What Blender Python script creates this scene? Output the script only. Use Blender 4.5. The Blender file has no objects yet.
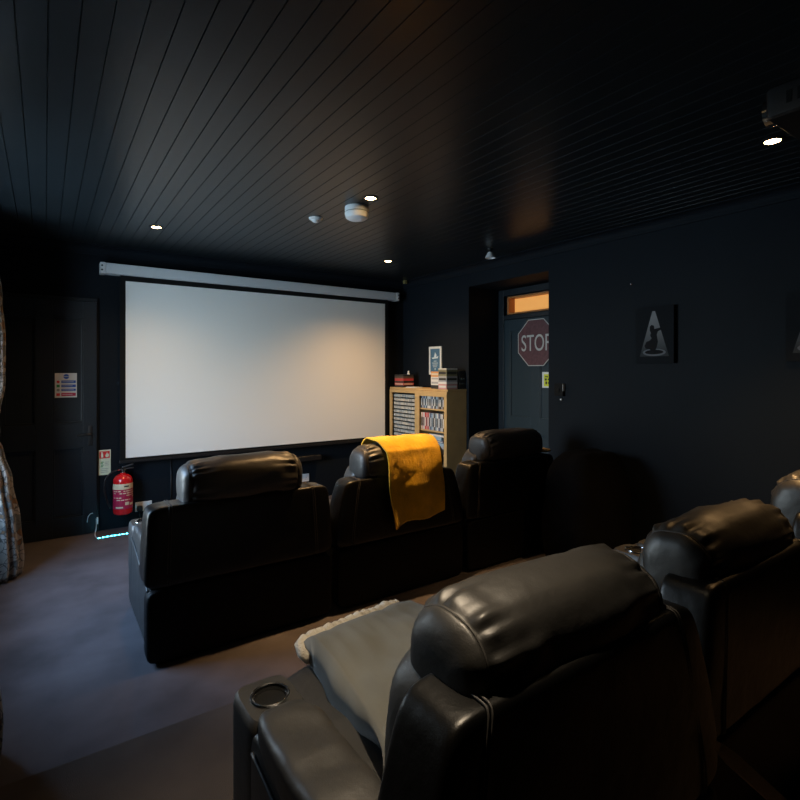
import bpy, bmesh, math, random
from mathutils import Vector, Matrix, noise

random.seed(7)
scene = bpy.context.scene
COL = scene.collection
R = math.radians

# ------------------------------------------------------------------ room numbers (metres)
XL, XR, YB, YF = -0.50, 3.85, -1.20, 5.50      # left, right, back, front wall faces
HC = 2.63                                      # ceiling height
CAMZ = 1.48
RISER = 0.055
REC_Y0, REC_Y1, REC_X, REC_Z = 3.145, 4.238, 4.33, 2.41   # door recess in the right wall
WIN_Y0, WIN_Y1, WIN_Z0, WIN_Z1 = 3.10, 4.50, 0.60, 2.30
TL = 0.42                                      # left wall thickness

# ------------------------------------------------------------------ materials
def mat(name, col, rough=0.6, spec=0.5, metal=0.0, bump=None, emit=None, estr=0.0, vary=None, coat=0.0, sheen=0.0):
    m = bpy.data.materials.new(name); m.use_nodes = True
    nt = m.node_tree; b = nt.nodes['Principled BSDF']
    b.inputs['Base Color'].default_value = (*col, 1)
    b.inputs['Roughness'].default_value = rough
    b.inputs['Specular IOR Level'].default_value = spec
    b.inputs['Metallic'].default_value = metal
    b.inputs['Coat Weight'].default_value = coat
    b.inputs['Sheen Weight'].default_value = sheen
    if emit:
        b.inputs['Emission Color'].default_value = (*emit, 1)
        b.inputs['Emission Strength'].default_value = estr
    tc = nt.nodes.new('ShaderNodeTexCoord')
    if vary:                      # (scale, amount) gentle patchiness of the colour itself
        n = nt.nodes.new('ShaderNodeTexNoise'); n.inputs['Scale'].default_value = vary[0]; n.inputs['Detail'].default_value = 6
        nt.links.new(tc.outputs['Object'], n.inputs['Vector'])
        r = nt.nodes.new('ShaderNodeValToRGB')
        a = vary[1]
        r.color_ramp.elements[0].position = 0.3; r.color_ramp.elements[1].position = 0.7
        r.color_ramp.elements[0].color = (*[c*(1-a) for c in col], 1)
        r.color_ramp.elements[1].color = (*[min(1, c*(1+a)) for c in col], 1)
        nt.links.new(n.outputs['Fac'], r.inputs['Fac'])
        nt.links.new(r.outputs['Color'], b.inputs['Base Color'])
    if bump:                      # (scale, strength, distance)
        n = nt.nodes.new('ShaderNodeTexNoise'); n.inputs['Scale'].default_value = bump[0]; n.inputs['Detail'].default_value = 4
        nt.links.new(tc.outputs['Object'], n.inputs['Vector'])
        bp = nt.nodes.new('ShaderNodeBump'); bp.inputs['Strength'].default_value = bump[1]; bp.inputs['Distance'].default_value = bump[2]
        nt.links.new(n.outputs['Fac'], bp.inputs['Height'])
        nt.links.new(bp.outputs['Normal'], b.inputs['Normal'])
    return m

M = {}
M['wall']   = mat('navy_black_wall_paint', (0.0066,0.0095,0.0136), 0.66, 0.10, bump=(60,0.15,0.002), vary=(1.5,0.12))
M['ceil']   = mat('black_painted_boards', (0.0105,0.0135,0.0160), 0.32, 0.36, bump=(25,0.12,0.002), vary=(2,0.1))
M['door']   = mat('dark_blue_gloss_paint', (0.010,0.015,0.021), 0.42, 0.45, bump=(30,0.1,0.001))
M['door_navy'] = mat('slate_blue_door_paint', (0.016,0.030,0.041), 0.45, 0.4, bump=(30,0.1,0.001))
M['carpet'] = mat('grey_carpet', (0.104,0.092,0.098), 0.95, 0.1, bump=(420,0.7,0.004), vary=(2.6,0.28))
M['carpet2']= mat('brown_grey_carpet', (0.075,0.062,0.055), 0.95, 0.1, bump=(420,0.7,0.004), vary=(3,0.2))
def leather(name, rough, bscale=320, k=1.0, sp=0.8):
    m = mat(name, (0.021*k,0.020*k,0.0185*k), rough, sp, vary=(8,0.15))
    nt = m.node_tree; b = nt.nodes['Principled BSDF']; tc = [n for n in nt.nodes if n.type=='TEX_COORD'][0]
    v = nt.nodes.new('ShaderNodeTexVoronoi'); v.inputs['Scale'].default_value = bscale
    n = nt.nodes.new('ShaderNodeTexNoise'); n.inputs['Scale'].default_value = 14; n.inputs['Detail'].default_value = 5
    nt.links.new(tc.outputs['Object'], v.inputs['Vector']); nt.links.new(tc.outputs['Object'], n.inputs['Vector'])
    b1 = nt.nodes.new('ShaderNodeBump'); b1.inputs['Strength'].default_value = 0.08; b1.inputs['Distance'].default_value = 0.002
    b2 = nt.nodes.new('ShaderNodeBump'); b2.inputs['Strength'].default_value = 0.28; b2.inputs['Distance'].default_value = 0.012
    nt.links.new(v.outputs['Distance'], b1.inputs['Height']); nt.links.new(n.outputs['Fac'], b2.inputs['Height'])
    nt.links.new(b1.outputs['Normal'], b2.inputs['Normal']); nt.links.new(b2.outputs['Normal'], b.inputs['Normal'])
    return m
M['leather'] = leather('black_leather', 0.47)
M['leather_panel_shaded'] = mat('shade_darkened_rear_panel', (0.003,0.003,0.0033), 0.55, 0.15, bump=(200,0.2,0.001))  # rear panel blackened: the unlit look of the chair backs is in its colour
M['leather_shell_shaded'] = leather('shade_darkened_leather_shell', 0.36, k=0.14, sp=0.4)  # same leather, darkened so its colour carries the shade on the chair backs
M['stitch'] = mat('grey_stitching', (0.05,0.047,0.044), 0.6)
M['black']  = mat('black_plastic', (0.008,0.008,0.009), 0.45)
M['matte']  = mat('matte_black', (0.006,0.006,0.006), 0.85, 0.2)
M['chrome'] = mat('chrome', (0.55,0.55,0.55), 0.18, metal=1)
M['white']  = mat('white_plastic', (0.68,0.69,0.70), 0.45)
M['case']   = mat('white_metal_case', (0.62,0.64,0.66), 0.4)
M['screen'] = mat('matt_white_screen', (0.80,0.80,0.78), 0.9, 0.15)
M['pine']   = mat('light_oak_veneer', (0.50,0.33,0.14), 0.45, bump=(40,0.1,0.001), vary=(6,0.12))
M['oakdark']= mat('dark_oak_veneer', (0.12,0.08,0.04), 0.5, vary=(6,0.15))
M['orange_wood'] = mat('orange_pine_frame', (0.42,0.16,0.045), 0.45, vary=(8,0.1))
M['red']    = mat('red_enamel', (0.62,0.012,0.016), 0.25, coat=0.4)
M['label_magenta'] = mat('label_crimson', (0.42,0.012,0.06), 0.5)
M['cream']  = mat('label_cream', (0.72,0.60,0.40), 0.5)
M['sign_white'] = mat('sign_white', (0.62,0.66,0.66), 0.5)
M['sign_lumin'] = mat('sign_pale_green_white', (0.66,0.72,0.55), 0.5)
M['sign_red'] = mat('sign_red', (0.62,0.02,0.02), 0.5)
M['sign_blue'] = mat('sign_blue', (0.02,0.09,0.42), 0.5)
M['sign_green'] = mat('sign_green', (0.02,0.25,0.07), 0.5)
M['sign_magenta'] = mat('sign_crimson_band', (0.45,0.01,0.06), 0.5)
M['sign_grey'] = mat('sign_grey_ink', (0.25,0.27,0.27), 0.5)
M['sign_black'] = mat('sign_black_ink', (0.015,0.015,0.015), 0.5)
M['sign_yellow'] = mat('sign_yellow_green', (0.62,0.66,0.02), 0.5)
M['stop_red'] = mat('faded_maroon', (0.10,0.035,0.042), 0.6, vary=(30,0.25))
M['stop_grey'] = mat('pale_grey_lettering', (0.48,0.48,0.47), 0.5)
M['poster_blue'] = mat('poster_steel_blue', (0.05,0.14,0.24), 0.5)
M['poster_pale'] = mat('poster_pale_ink', (0.55,0.66,0.70), 0.5)
M['canvas'] = mat('charcoal_canvas', (0.010,0.012,0.015), 0.85, 0.08, bump=(500,0.2,0.001))
M['canvas_edge'] = mat('black_canvas_edge', (0.004,0.004,0.004), 0.9, 0.1)
M['ink_black'] = mat('black_print', (0.004,0.004,0.006), 0.8, 0.2)
M['ink_pale'] = mat('pale_grey_print', (0.11,0.12,0.14), 0.8, 0.2)
M['throw'] = mat('grey_plush', (0.118,0.119,0.106), 0.8, 0.25, bump=(300,0.35,0.002), vary=(5,0.15), sheen=0.15)
M['fleece'] = mat('cream_fleece', (0.66,0.60,0.50), 0.95, 0.1, bump=(160,1.0,0.008))
M['towel'] = mat('mustard_terry', (0.86,0.47,0.018), 0.92, 0.1, bump=(240,0.9,0.006), vary=(9,0.22), sheen=0.3)
M['beige'] = mat('beige_cloth', (0.55,0.40,0.22), 0.9)
M['stick'] = mat('brown_wood_strip', (0.70,0.52,0.34), 0.6, vary=(9,0.2))
M['led_body'] = mat('led_tape', (0.5,0.55,0.55), 0.5)
M['led'] = mat('led_diode', (0.2,0.7,0.8), 0.4, emit=(0.06,0.75,1.0), estr=30)
M['lamp'] = mat('warm_lamp_face', (1,0.9,0.7), 0.4, emit=(1.0,0.66,0.30), estr=45)
M['fan_glow'] = mat('amber_lit_glass', (0.8,0.45,0.15), 0.4, emit=(1.0,0.42,0.09), estr=0.52)
M['brass'] = mat('aged_brass', (0.45,0.36,0.14), 0.4, metal=0.6)
M['outside'] = mat('window_frame_white', (0.7,0.7,0.68), 0.5)

def two_tone(name, f):
    m = bpy.data.materials.new(name); m.use_nodes = True
    f(m.node_tree, m.node_tree.nodes['Principled BSDF']); return m
def curtain_nodes(nt, b):
    tc = nt.nodes.new('ShaderNodeTexCoord')
    v = nt.nodes.new('ShaderNodeTexVoronoi'); v.inputs['Scale'].default_value = 21; v.feature = 'F1'
    w = nt.nodes.new('ShaderNodeTexNoise'); w.inputs['Scale'].default_value = 9; w.inputs['Detail'].default_value = 3
    mx = nt.nodes.new('ShaderNodeMixRGB'); mx.blend_type='ADD'; mx.inputs[0].default_value = 0.12
    nt.links.new(tc.outputs['Object'], w.inputs['Vector']); nt.links.new(tc.outputs['Object'], mx.inputs[1]); nt.links.new(w.outputs['Color'], mx.inputs[2])
    nt.links.new(mx.outputs[0], v.inputs['Vector'])
    r = nt.nodes.new('ShaderNodeValToRGB'); r.color_ramp.interpolation = 'CONSTANT'
    el = r.color_ramp.elements
    el[0].position = 0; el[0].color = (0.30,0.27,0.23,1)
    el[1].position = 0.30; el[1].color = (0.14,0.15,0.15,1)
    for p, c in ((0.48,(0.34,0.30,0.26)),(0.62,(0.20,0.11,0.06)),(0.74,(0.33,0.29,0.25)),(0.88,(0.10,0.12,0.14))):
        e = el.new(p); e.color = (*c,1)
    nt.links.new(v.outputs['Color'], r.inputs['Fac'])
    v2 = nt.nodes.new('ShaderNodeTexVoronoi'); v2.feature = 'DISTANCE_TO_EDGE'; v2.inputs['Scale'].default_value = 21
    nt.links.new(mx.outputs[0], v2.inputs['Vector'])
    lt = nt.nodes.new('ShaderNodeMath'); lt.operation='LESS_THAN'; lt.inputs[1].default_value = 0.05
    nt.links.new(v2.outputs['Distance'], lt.inputs[0])
    m2 = nt.nodes.new('ShaderNodeMixRGB'); m2.inputs[2].default_value = (0.10,0.09,0.08,1)
    nt.links.new(lt.outputs[0], m2.inputs[0]); nt.links.new(r.outputs[0], m2.inputs[1])
    nt.links.new(m2.outputs[0], b.inputs['Base Color'])
    b.inputs['Roughness'].default_value = 0.85; b.inputs['Specular IOR Level'].default_value = 0.2
M['curtain'] = two_tone('floral_linen', curtain_nodes)
def spot_print(nt, b):      # printed picture of a spotlight beam: brighter at the top, greyer below
    tc = nt.nodes.new('ShaderNodeTexCoord'); s = nt.nodes.new('ShaderNodeSeparateXYZ')
    r = nt.nodes.new('ShaderNodeValToRGB')
    r.color_ramp.elements[0].color = (0.035,0.040,0.045,1); r.color_ramp.elements[1].color = (0.20,0.205,0.22,1)
    r.color_ramp.elements[0].position = 0.1; r.color_ramp.elements[1].position = 0.85
    nt.links.new(tc.outputs['Generated'], s.inputs[0]); nt.links.new(s.outputs[2], r.inputs[0]); nt.links.new(r.outputs[0], b.inputs['Base Color'])
    b.inputs['Roughness'].default_value = 0.85; b.inputs['Specular IOR Level'].default_value = 0.1
M['beam_print'] = two_tone('printed_beam', spot_print)
def pane_nodes(nt, b):
    out = [n for n in nt.nodes if n.type=='OUTPUT_MATERIAL'][0]
    t = nt.nodes.new('ShaderNodeBsdfTransparent'); g = nt.nodes.new('ShaderNodeBsdfGlossy'); g.inputs['Roughness'].default_value = 0.02
    mx = nt.nodes.new('ShaderNodeMixShader'); mx.inputs[0].default_value = 0.06
    nt.links.new(t.outputs[0], mx.inputs[1]); nt.links.new(g.outputs[0], mx.inputs[2]); nt.links.new(mx.outputs[0], out.inputs[0])
M['pane'] = two_tone('clear_pane', pane_nodes)

# ------------------------------------------------------------------ mesh helpers
def merge(bm, other):
    me = bpy.data.meshes.new('tmp'); other.to_mesh(me); other.free(); bm.from_mesh(me); bpy.data.meshes.remove(me); return bm
def new(): return bmesh.new()
def box(bm, lo, hi, bev=0.0, seg=2, rot=None):
    t = bmesh.new(); bmesh.ops.create_cube(t, size=1)
    s = [hi[i]-lo[i] for i in range(3)]; c = Vector([(hi[i]+lo[i])/2 for i in range(3)])
    bmesh.ops.scale(t, vec=s, verts=t.verts)
    if bev > 0: bmesh.ops.bevel(t, geom=t.edges[:], offset=bev, segments=seg, profile=0.6, affect='EDGES', clamp_overlap=True)
    if rot: bmesh.ops.transform(t, matrix=rot.to_4x4(), verts=t.verts)
    bmesh.ops.translate(t, vec=c, verts=t.verts)
    return merge(bm, t)
def loft(bm, rings, cap0=True, cap1=True, closed=True):
    vs = [[bm.verts.new(p) for p in r] for r in rings]
    n = len(rings[0])
    for a, b in zip(vs, vs[1:]):
        for i in range(n if closed else n-1):
            j = (i+1) % n
            bm.faces.new((a[i], a[j], b[j], b[i]))
    if cap0: bm.faces.new(list(reversed(vs[0])))
    if cap1: bm.faces.new(vs[-1])
    return bm
def lathe(bm, prof, c=(0,0,0), axis='z', n=24):
    rings = []
    for r, h in prof:
        ring = []
        for i in range(n):
            a = 2*math.pi*i/n; x, y = max(r,1e-5)*math.cos(a), max(r,1e-5)*math.sin(a)
            p = {'z':(x,y,h), 'x':(h,x,y), 'y':(x,h,y)}[axis]
            ring.append((p[0]+c[0], p[1]+c[1], p[2]+c[2]))
        rings.append(ring)
    t = bmesh.new(); loft(t, rings); bmesh.ops.recalc_face_normals(t, faces=t.faces)
    return merge(bm, t)
def tube(bm, pts, r, n=8, closed=False):
    pts = [Vector(p) for p in pts]; rings = []
    up = Vector((0,0,1)); N = len(pts)
    for i, p in enumerate(pts):
        if closed: d = pts[(i+1)%N]-pts[i-1]
        else: d = pts[min(i+1,N-1)]-pts[max(i-1,0)]
        if d.length < 1e-9: d = Vector((0,0,1))
        d.normalize()
        a = d.cross(up)
        if a.length < 0.05: a = d.cross(Vector((1,0,0)))
        a.normalize(); b = d.cross(a)
        rr = r(i/(N-1)) if callable(r) else r
        rings.append([p + a*rr*math.cos(2*math.pi*k/n) + b*rr*math.sin(2*math.pi*k/n) for k in range(n)])
    if closed: rings.append(rings[0])
    t = bmesh.new(); loft(t, rings, not closed, not closed)
    if closed: bmesh.ops.remove_doubles(t, verts=t.verts, dist=1e-6)
    bmesh.ops.recalc_face_normals(t, faces=t.faces)
    return merge(bm, t)
def spline(pts, n=8):
    P = [Vector(p) for p in pts]; out = []
    for i in range(len(P)-1):
        p0, p1, p2, p3 = P[max(i-1,0)], P[i], P[i+1], P[min(i+2,len(P)-1)]
        for k in range(n):
            t = k/n
            out.append(0.5*((2*p1)+(p2-p0)*t+(2*p0-5*p1+4*p2-p3)*t*t+(3*p1-p0-3*p2+p3)*t**3))
    out.append(P[-1]); return out
def prism(bm, pts, o, u, v, depth):     # polygon pts (a,b) in plane o+a*u+b*v, extruded along u x v by depth
    o, u, v = Vector(o), Vector(u), Vector(v); n = u.cross(v).normalized()
    A = [o+u*a+v*b for a, b in pts]; B = [p+n*depth for p in A]
    t = bmesh.new(); loft(t, [A, B]); bmesh.ops.recalc_face_normals(t, faces=t.faces); bmesh.ops.triangulate(t, faces=[f for f in t.faces if len(f.verts)>4])
    return merge(bm, t)
def squircle(bm, c, h, n=6.0, cuts=14, amp=0.0, freq=6.0, seed=0, warp=None):
    t = bmesh.new(); bmesh.ops.create_cube(t, size=2)
    bmesh.ops.subdivide_edges(t, edges=t.edges[:], cuts=cuts, use_grid_fill=True)
    off = Vector((seed*3.7, seed*1.3, seed*7.1))
    for v in t.verts:
        p = v.co
        q = Vector([math.sin(p[i]*math.pi/2*0.94)/math.sin(math.pi/2*0.94) for i in range(3)])
        k = sum(abs(a)**n for a in q)**(-1.0/n)
        q = q*k
        w = Vector([q[i]*h[i] for i in range(3)])
        if amp:
            d = noise.noise((w*freq)+off)*amp + noise.noise((w*freq*3)+off)*amp*0.35
            nn = Vector([q[i]**3/h[i] for i in range(3)]); nn.normalize(); w += nn*d
        if warp: w = warp(w, q)
        v.co = w + Vector(c)
    return merge(bm, t)
def obj(name, bm, m, parent=None, smooth=False, recalc=False):
    if recalc: bmesh.ops.recalc_face_normals(bm, faces=bm.faces)
    me = bpy.data.meshes.new(name); bm.to_mesh(me); bm.free()
    if smooth:
        for p in me.polygons: p.use_smooth = True
    me.materials.append(M[m] if isinstance(m, str) else m)
    o = bpy.data.objects.new(name, me); COL.objects.link(o)
    if parent: o.parent = parent
    if smooth == 'auto':
        md = None
        try: me.set_sharp_from_angle(angle=R(35))
        except Exception: pass
    return o
def tag(o, label, cat, group=None):
    o['label'] = label; o['category'] = cat
    if group: o['group'] = group
    return o
def thing(name, loc, label, cat, group=None, rz=0):
    o = bpy.data.objects.new(name, None); COL.objects.link(o); o.location = loc; o.rotation_euler = (0,0,rz)
    o.empty_display_size = 0.1
    return tag(o, label, cat, group)
def struct(o): o['kind'] = 'structure'; return o
def text_bm(s, size, sx=1.0, depth=0.001):
    cu = bpy.data.curves.new('t', 'FONT'); cu.body = s; cu.size = size; cu.extrude = depth; cu.align_x = 'CENTER'; cu.align_y = 'CENTER'
    o = bpy.data.objects.new('t', cu); COL.objects.link(o)
    bpy.context.view_layer.update()
    me = bpy.data.meshes.new_from_object(o.evaluated_get(bpy.context.evaluated_depsgraph_get()))
    bm = bmesh.new(); bm.from_mesh(me); bmesh.ops.scale(bm, vec=(sx,1,1), verts=bm.verts)
    bpy.data.objects.remove(o); bpy.data.curves.remove(cu); bpy.data.meshes.remove(me)
    return bm
RW = Matrix(((0,0,-1),(-1,0,0),(0,1,0)))     # maps local (right, up, out) onto the right wall seen from inside: right=-y, up=z, out=-x
FW = Matrix(((1,0,0),(0,0,-1),(0,1,0)))      # front wall seen from inside: right=+x, up=z, out=-y
def on_wall(bm, Mx, loc):
    bmesh.ops.transform(bm, matrix=Matrix.Translation(loc) @ Mx.to_4x4(), verts=bm.verts); return bm
def rect(bm, x0, y0, x1, y1, z0=0.0, z1=0.0006): return box(bm, (x0,y0,z0), (x1,y1,z1))

# ------------------------------------------------------------------ the setting
T = 0.25
bm = new(); box(bm, (XL-TL,YB-T,-0.12), (XR+0.9,YF+T,0)); struct(obj('floor', bm, 'carpet'))
bm = new(); box(bm, (XL+0.001,YB+0.001,0), (XR-0.001,2.235,RISER), 0.012); struct(obj('floor_platform', bm, 'carpet2'))
# ceiling boards with V grooves running towards the screen
bm = new(); P = 0.0875; gx = 0.008 + P*math.ceil((XL-0.008)/P)
prof = [(XL-TL, HC)]
while gx < XR:
    prof += [(gx-0.0024, HC), (gx-0.001, HC+0.007), (gx+0.001, HC+0.007), (gx+0.0024, HC)]; gx += P
prof += [(XR+0.9, HC), (XR+0.9, HC+0.14), (XL-TL, HC+0.14)]
loft(bm, [[(x, YB-T, z) for x, z in prof], [(x, YF+T, z) for x, z in prof]])
bmesh.ops.recalc_face_normals(bm, faces=bm.faces); bmesh.ops.triangulate(bm, faces=[f for f in bm.faces if len(f.verts)>4])
struct(obj('ceiling', bm, 'ceil'))
bm = new(); box(bm, (XL-TL,YF,0), (XR+0.9,YF+T,HC)); struct(obj('wall_front', bm, 'wall'))
bm = new(); box(bm, (XL-TL,YB-T,0), (XR+0.9,YB,HC)); struct(obj('wall_back', bm, 'wall'))
bm = new()
for lo, hi in (((XL-TL,YB,0),(XL,WIN_Y0,HC)), ((XL-TL,WIN_Y1,0),(XL,YF,HC)), ((XL-TL,WIN_Y0,0),(XL,WIN_Y1,WIN_Z0)), ((XL-TL,WIN_Y0,WIN_Z1),(XL,WIN_Y1,HC))):
    box(bm, lo, hi)
struct(obj('wall_left', bm, 'wall'))
FAN = (3.28, 4.097, 2.115, 2.315)            # fanlight opening y0,y1,z0,z1
bm = new()
XO = XR+0.9
box(bm, (XR,YB,0), (XO,REC_Y0,HC)); box(bm, (XR,REC_Y1,0), (XO,YF,HC)); box(bm, (XR,REC_Y0,REC_Z), (XO,REC_Y1,HC))
box(bm, (REC_X+0.02,REC_Y0,0), (XO,REC_Y1,FAN[2])); box(bm, (REC_X+0.02,REC_Y0,FAN[3]), (XO,REC_Y1,REC_Z))
box(bm, (REC_X+0.02,REC_Y0,FAN[2]), (XO,FAN[0],FAN[3])); box(bm, (REC_X+0.02,FAN[1],FAN[2]), (XO,REC_Y1,FAN[3]))
struct(obj('wall_right', bm, 'wall'))
# covings
def coving(name, a, b, inward):
    prof = [(0,-0.078),(0.012,-0.078),(0.016,-0.066)]
    for k in range(7):
        t = k/6*math.pi/2
        prof.append((0.018+0.058*(1-math.cos(t)), -0.064+0.056*math.sin(t)))
    prof += [(0.084,-0.008),(0.084,0),(0,0)]
    bm = new(); inward = Vector(inward)
    loft(bm, [[Vector((p[0],p[1],HC)) + inward*d + Vector((0,0,z)) for d, z in prof] for p in (a, b)])
    bmesh.ops.recalc_face_normals(bm, faces=bm.faces)
    return struct(obj(name, bm, 'wall'))
coving('trim_1', (XL,YF), (XR,YF), (0,-1,0)); coving('trim_2', (XR,YB), (XR,YF), (-1,0,0))
coving('trim_3', (XL,YB), (XL,YF), (1,0,0)); coving('trim_4', (XL,YB), (XR,YB), (0,1,0))
# window in the left wall
w = bpy.data.objects.new('window_1', None); COL.objects.link(w); struct(w); w.location = (XL-TL+0.06, (WIN_Y0+WIN_Y1)/2, WIN_Z0)
hw, hh = (WIN_Y1-WIN_Y0)/2, WIN_Z1-WIN_Z0
bm = new()
for lo, hi in (((-.03,-hw,0),(.03,-hw+.06,hh)), ((-.03,hw-.06,0),(.03,hw,hh)), ((-.03,-hw,0),(.03,hw,.06)), ((-.03,-hw,hh-.06),(.03,hw,hh)), ((-.025,-.03,.06),(.025,.03,hh-.06))):
    box(bm, lo, hi, 0.005)
obj('window_frame', bm, 'outside', w)
for s in (-1, 1):
    bm = new(); box(bm, (-.003, min(s*.03, s*(hw-.06)), .06), (.003, max(s*.03, s*(hw-.06)), hh-.06)); obj('window_pane', bm, 'pane', w)
bm = new(); box(bm, (0.03,-hw+.002,0.0005), (TL-.03,hw-.002,.025), .006); obj('window_sill', bm, 'outside', w)

# panelled door in the front wall
d = bpy.data.objects.new('door_1', None); COL.objects.link(d); struct(d); d.location = (-0.005, YF, 0)
bm = new(); y0, y1 = -0.045, -0.001
X = [-0.395,-0.285,-0.061,0.062,0.288,0.395]; Z = [0.004,0.17,0.79,1.013,1.956,2.108]
for a, b in ((0,1),(2,3),(4,5)): box(bm, (X[a],y0,Z[0]), (X[b],y1,Z[5]), .002)
for a, b in ((1,2),(3,4)):
    for c, e in ((0,1),(2,3),(4,5)): box(bm, (X[a],y0,Z[c]), (X[b],y1,Z[e]), .002)
    for c, e in ((1,2),(3,4)):
        box(bm, (X[a],-0.022,Z[c]), (X[b],y1,Z[e]))
        for lo, hi in (((X[a],-.040,Z[c]),(X[a]+.014,-.02,Z[e])),((X[b]-.014,-.040,Z[c]),(X[b],-.02,Z[e])),((X[a],-.040,Z[c]),(X[b],-.02,Z[c]+.014)),((X[a],-.040,Z[e]-.014),(X[b],-.02,Z[e]))):
            box(bm, lo, hi, .004)
obj('door_leaf', bm, 'door', d)
bm = new(); box(bm, (0.325,-0.052,0.80), (0.36,-0.045,0.98), .003)
lathe(bm, [(0,-.09),(.011,-.09),(.011,-.05),(0,-.05)], (0.343,0,0.905), 'y', 12)
tube(bm, spline([(0.343,-.085,.905),(0.30,-.088,.908),(0.24,-.085,.900)],6), lambda t: .010-.003*t, 8)
obj('door_handle', bm, 'black', d, True)
bm = new(); box(bm, (-0.43,-0.02,0.004), (-0.397,-0.001,2.145), .003); box(bm, (0.397,-0.02,0.004), (0.412,-0.001,2.145), .003); box(bm, (-0.43,-0.02,2.112), (0.412,-0.001,2.145), .003)
obj('door_frame', bm, 'door', d)

# door in the recess on the right
d = bpy.data.objects.new('door_2', None); COL.objects.link(d); struct(d); d.location = (REC_X, 3.70, 0)
bm = new(); fx0, fx1 = -0.03, 0.018
box(bm, (fx0,0.45,0.003), (fx1,0.53,2.40), .004); box(bm, (fx0,-0.57,0.003), (fx1,-0.50,2.40), .004)
box(bm, (fx0,-0.50,2.06), (fx1,0.45,2.11), .004); box(bm, (fx0,-0.50,2.33), (fx1,0.45,2.40), .004)
obj('door_frame', bm, 'door', d)
bm = new(); yy = [-0.495,-0.38,-0.06,0.06,0.36,0.445]; zz = [0.006,0.22,0.80,0.98,1.92,2.055]
for a, b in ((0,1),(2,3),(4,5)): box(bm, (-.022,yy[a],zz[0]), (fx1,yy[b],zz[5]), .002)
for a, b in ((1,2),(3,4)):
    for c, e in ((0,1),(2,3),(4,5)): box(bm, (-.022,yy[a],zz[c]), (fx1,yy[b],zz[e]), .002)
    for c, e in ((1,2),(3,4)):
        box(bm, (-.006,yy[a],zz[c]), (fx1,yy[b],zz[e]))
        for lo, hi in (((-.018,yy[a],zz[c]),(-.004,yy[a]+.012,zz[e])),((-.018,yy[b]-.012,zz[c]),(-.004,yy[b],zz[e]))): box(bm, lo, hi, .003)
obj('door_leaf', bm, 'door_navy', d)
bm = new(); box(bm, (-.03,-0.46,0.93), (-.022,-0.42,1.12), .003); tube(bm, [(-.03,-.44,1.04),(-.07,-.44,1.04),(-.075,-.36,1.04)], .009)
obj('door_handle', bm, 'chrome', d, True)
w2 = bpy.data.objects.new('window_2', None); COL.objects.link(w2); struct(w2); w2.location = (REC_X, (FAN[0]+FAN[1])/2, FAN[2])
bm = new(); hy = (FAN[1]-FAN[0])/2; hz = FAN[3]-FAN[2]
for lo, hi in (((-.028,hy-.022,0),(.095,hy-.001,hz)), ((-.028,-hy+.001,0),(.095,-hy+.022,hz)), ((-.028,-hy,0.001),(.095,hy,.018)), ((-.028,-hy,hz-.018),(.095,hy,hz-.001))):
    box(bm, lo, hi, .003)
obj('window_frame', bm, 'orange_wood', w2)
bm = new(); box(bm, (.075,-hy+.02,.015), (.08,hy-.02,hz-.015)); obj('window_pane', bm, 'fan_glow', w2)

# ------------------------------------------------------------------ projection screen
t = thing('projector_screen', (2.07, YF, 0), 'large white pull-down projection screen with black border below a long white case', 'screen')
def px(x): return x-2.07
sy = -0.082
bm = new(); box(bm, (px(0.621),sy,0.665), (px(3.512),sy+0.002,2.322)); obj('projection_surface', bm, 'screen', t)
bm = new()
for lo, hi in (((0.575,0.64),(0.621,2.375)), ((3.512,0.64),(3.558,2.375)), ((0.621,2.322),(3.512,2.375)), ((0.621,0.64),(3.512,0.665))):
    box(bm, (px(lo[0]),sy-0.001,lo[1]), (px(hi[0]),sy+0.003,hi[1]))
obj('screen_border', bm, 'matte', t)
bm = new(); box(bm, (px(0.570),sy-.009,0.618), (px(3.563),sy+.011,0.645), .006); obj('weight_bar', bm, 'black', t)
bm = new(); box(bm, (px(0.455),-0.125,2.372), (px(3.66),-0.003,2.470), .010); obj('screen_case', bm, 'case', t)
for a, b, s in ((0.412,0.456,1), (3.659,3.703,-1)):
    bm = new(); box(bm, (px(a),-0.128,2.369), (px(b),-0.002,2.473), .008); e = obj('end_cap', bm, 'white', t)
    for zz_ in (2.40, 2.44):
        bm = new(); lathe(bm, [(0,-.1305),(.008,-.1305),(.008,-.127),(0,-.127)], (px((a+b)/2-0.008*s),0,zz_), 'y', 10)
        obj('screw', bm, 'matte', e)

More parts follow.
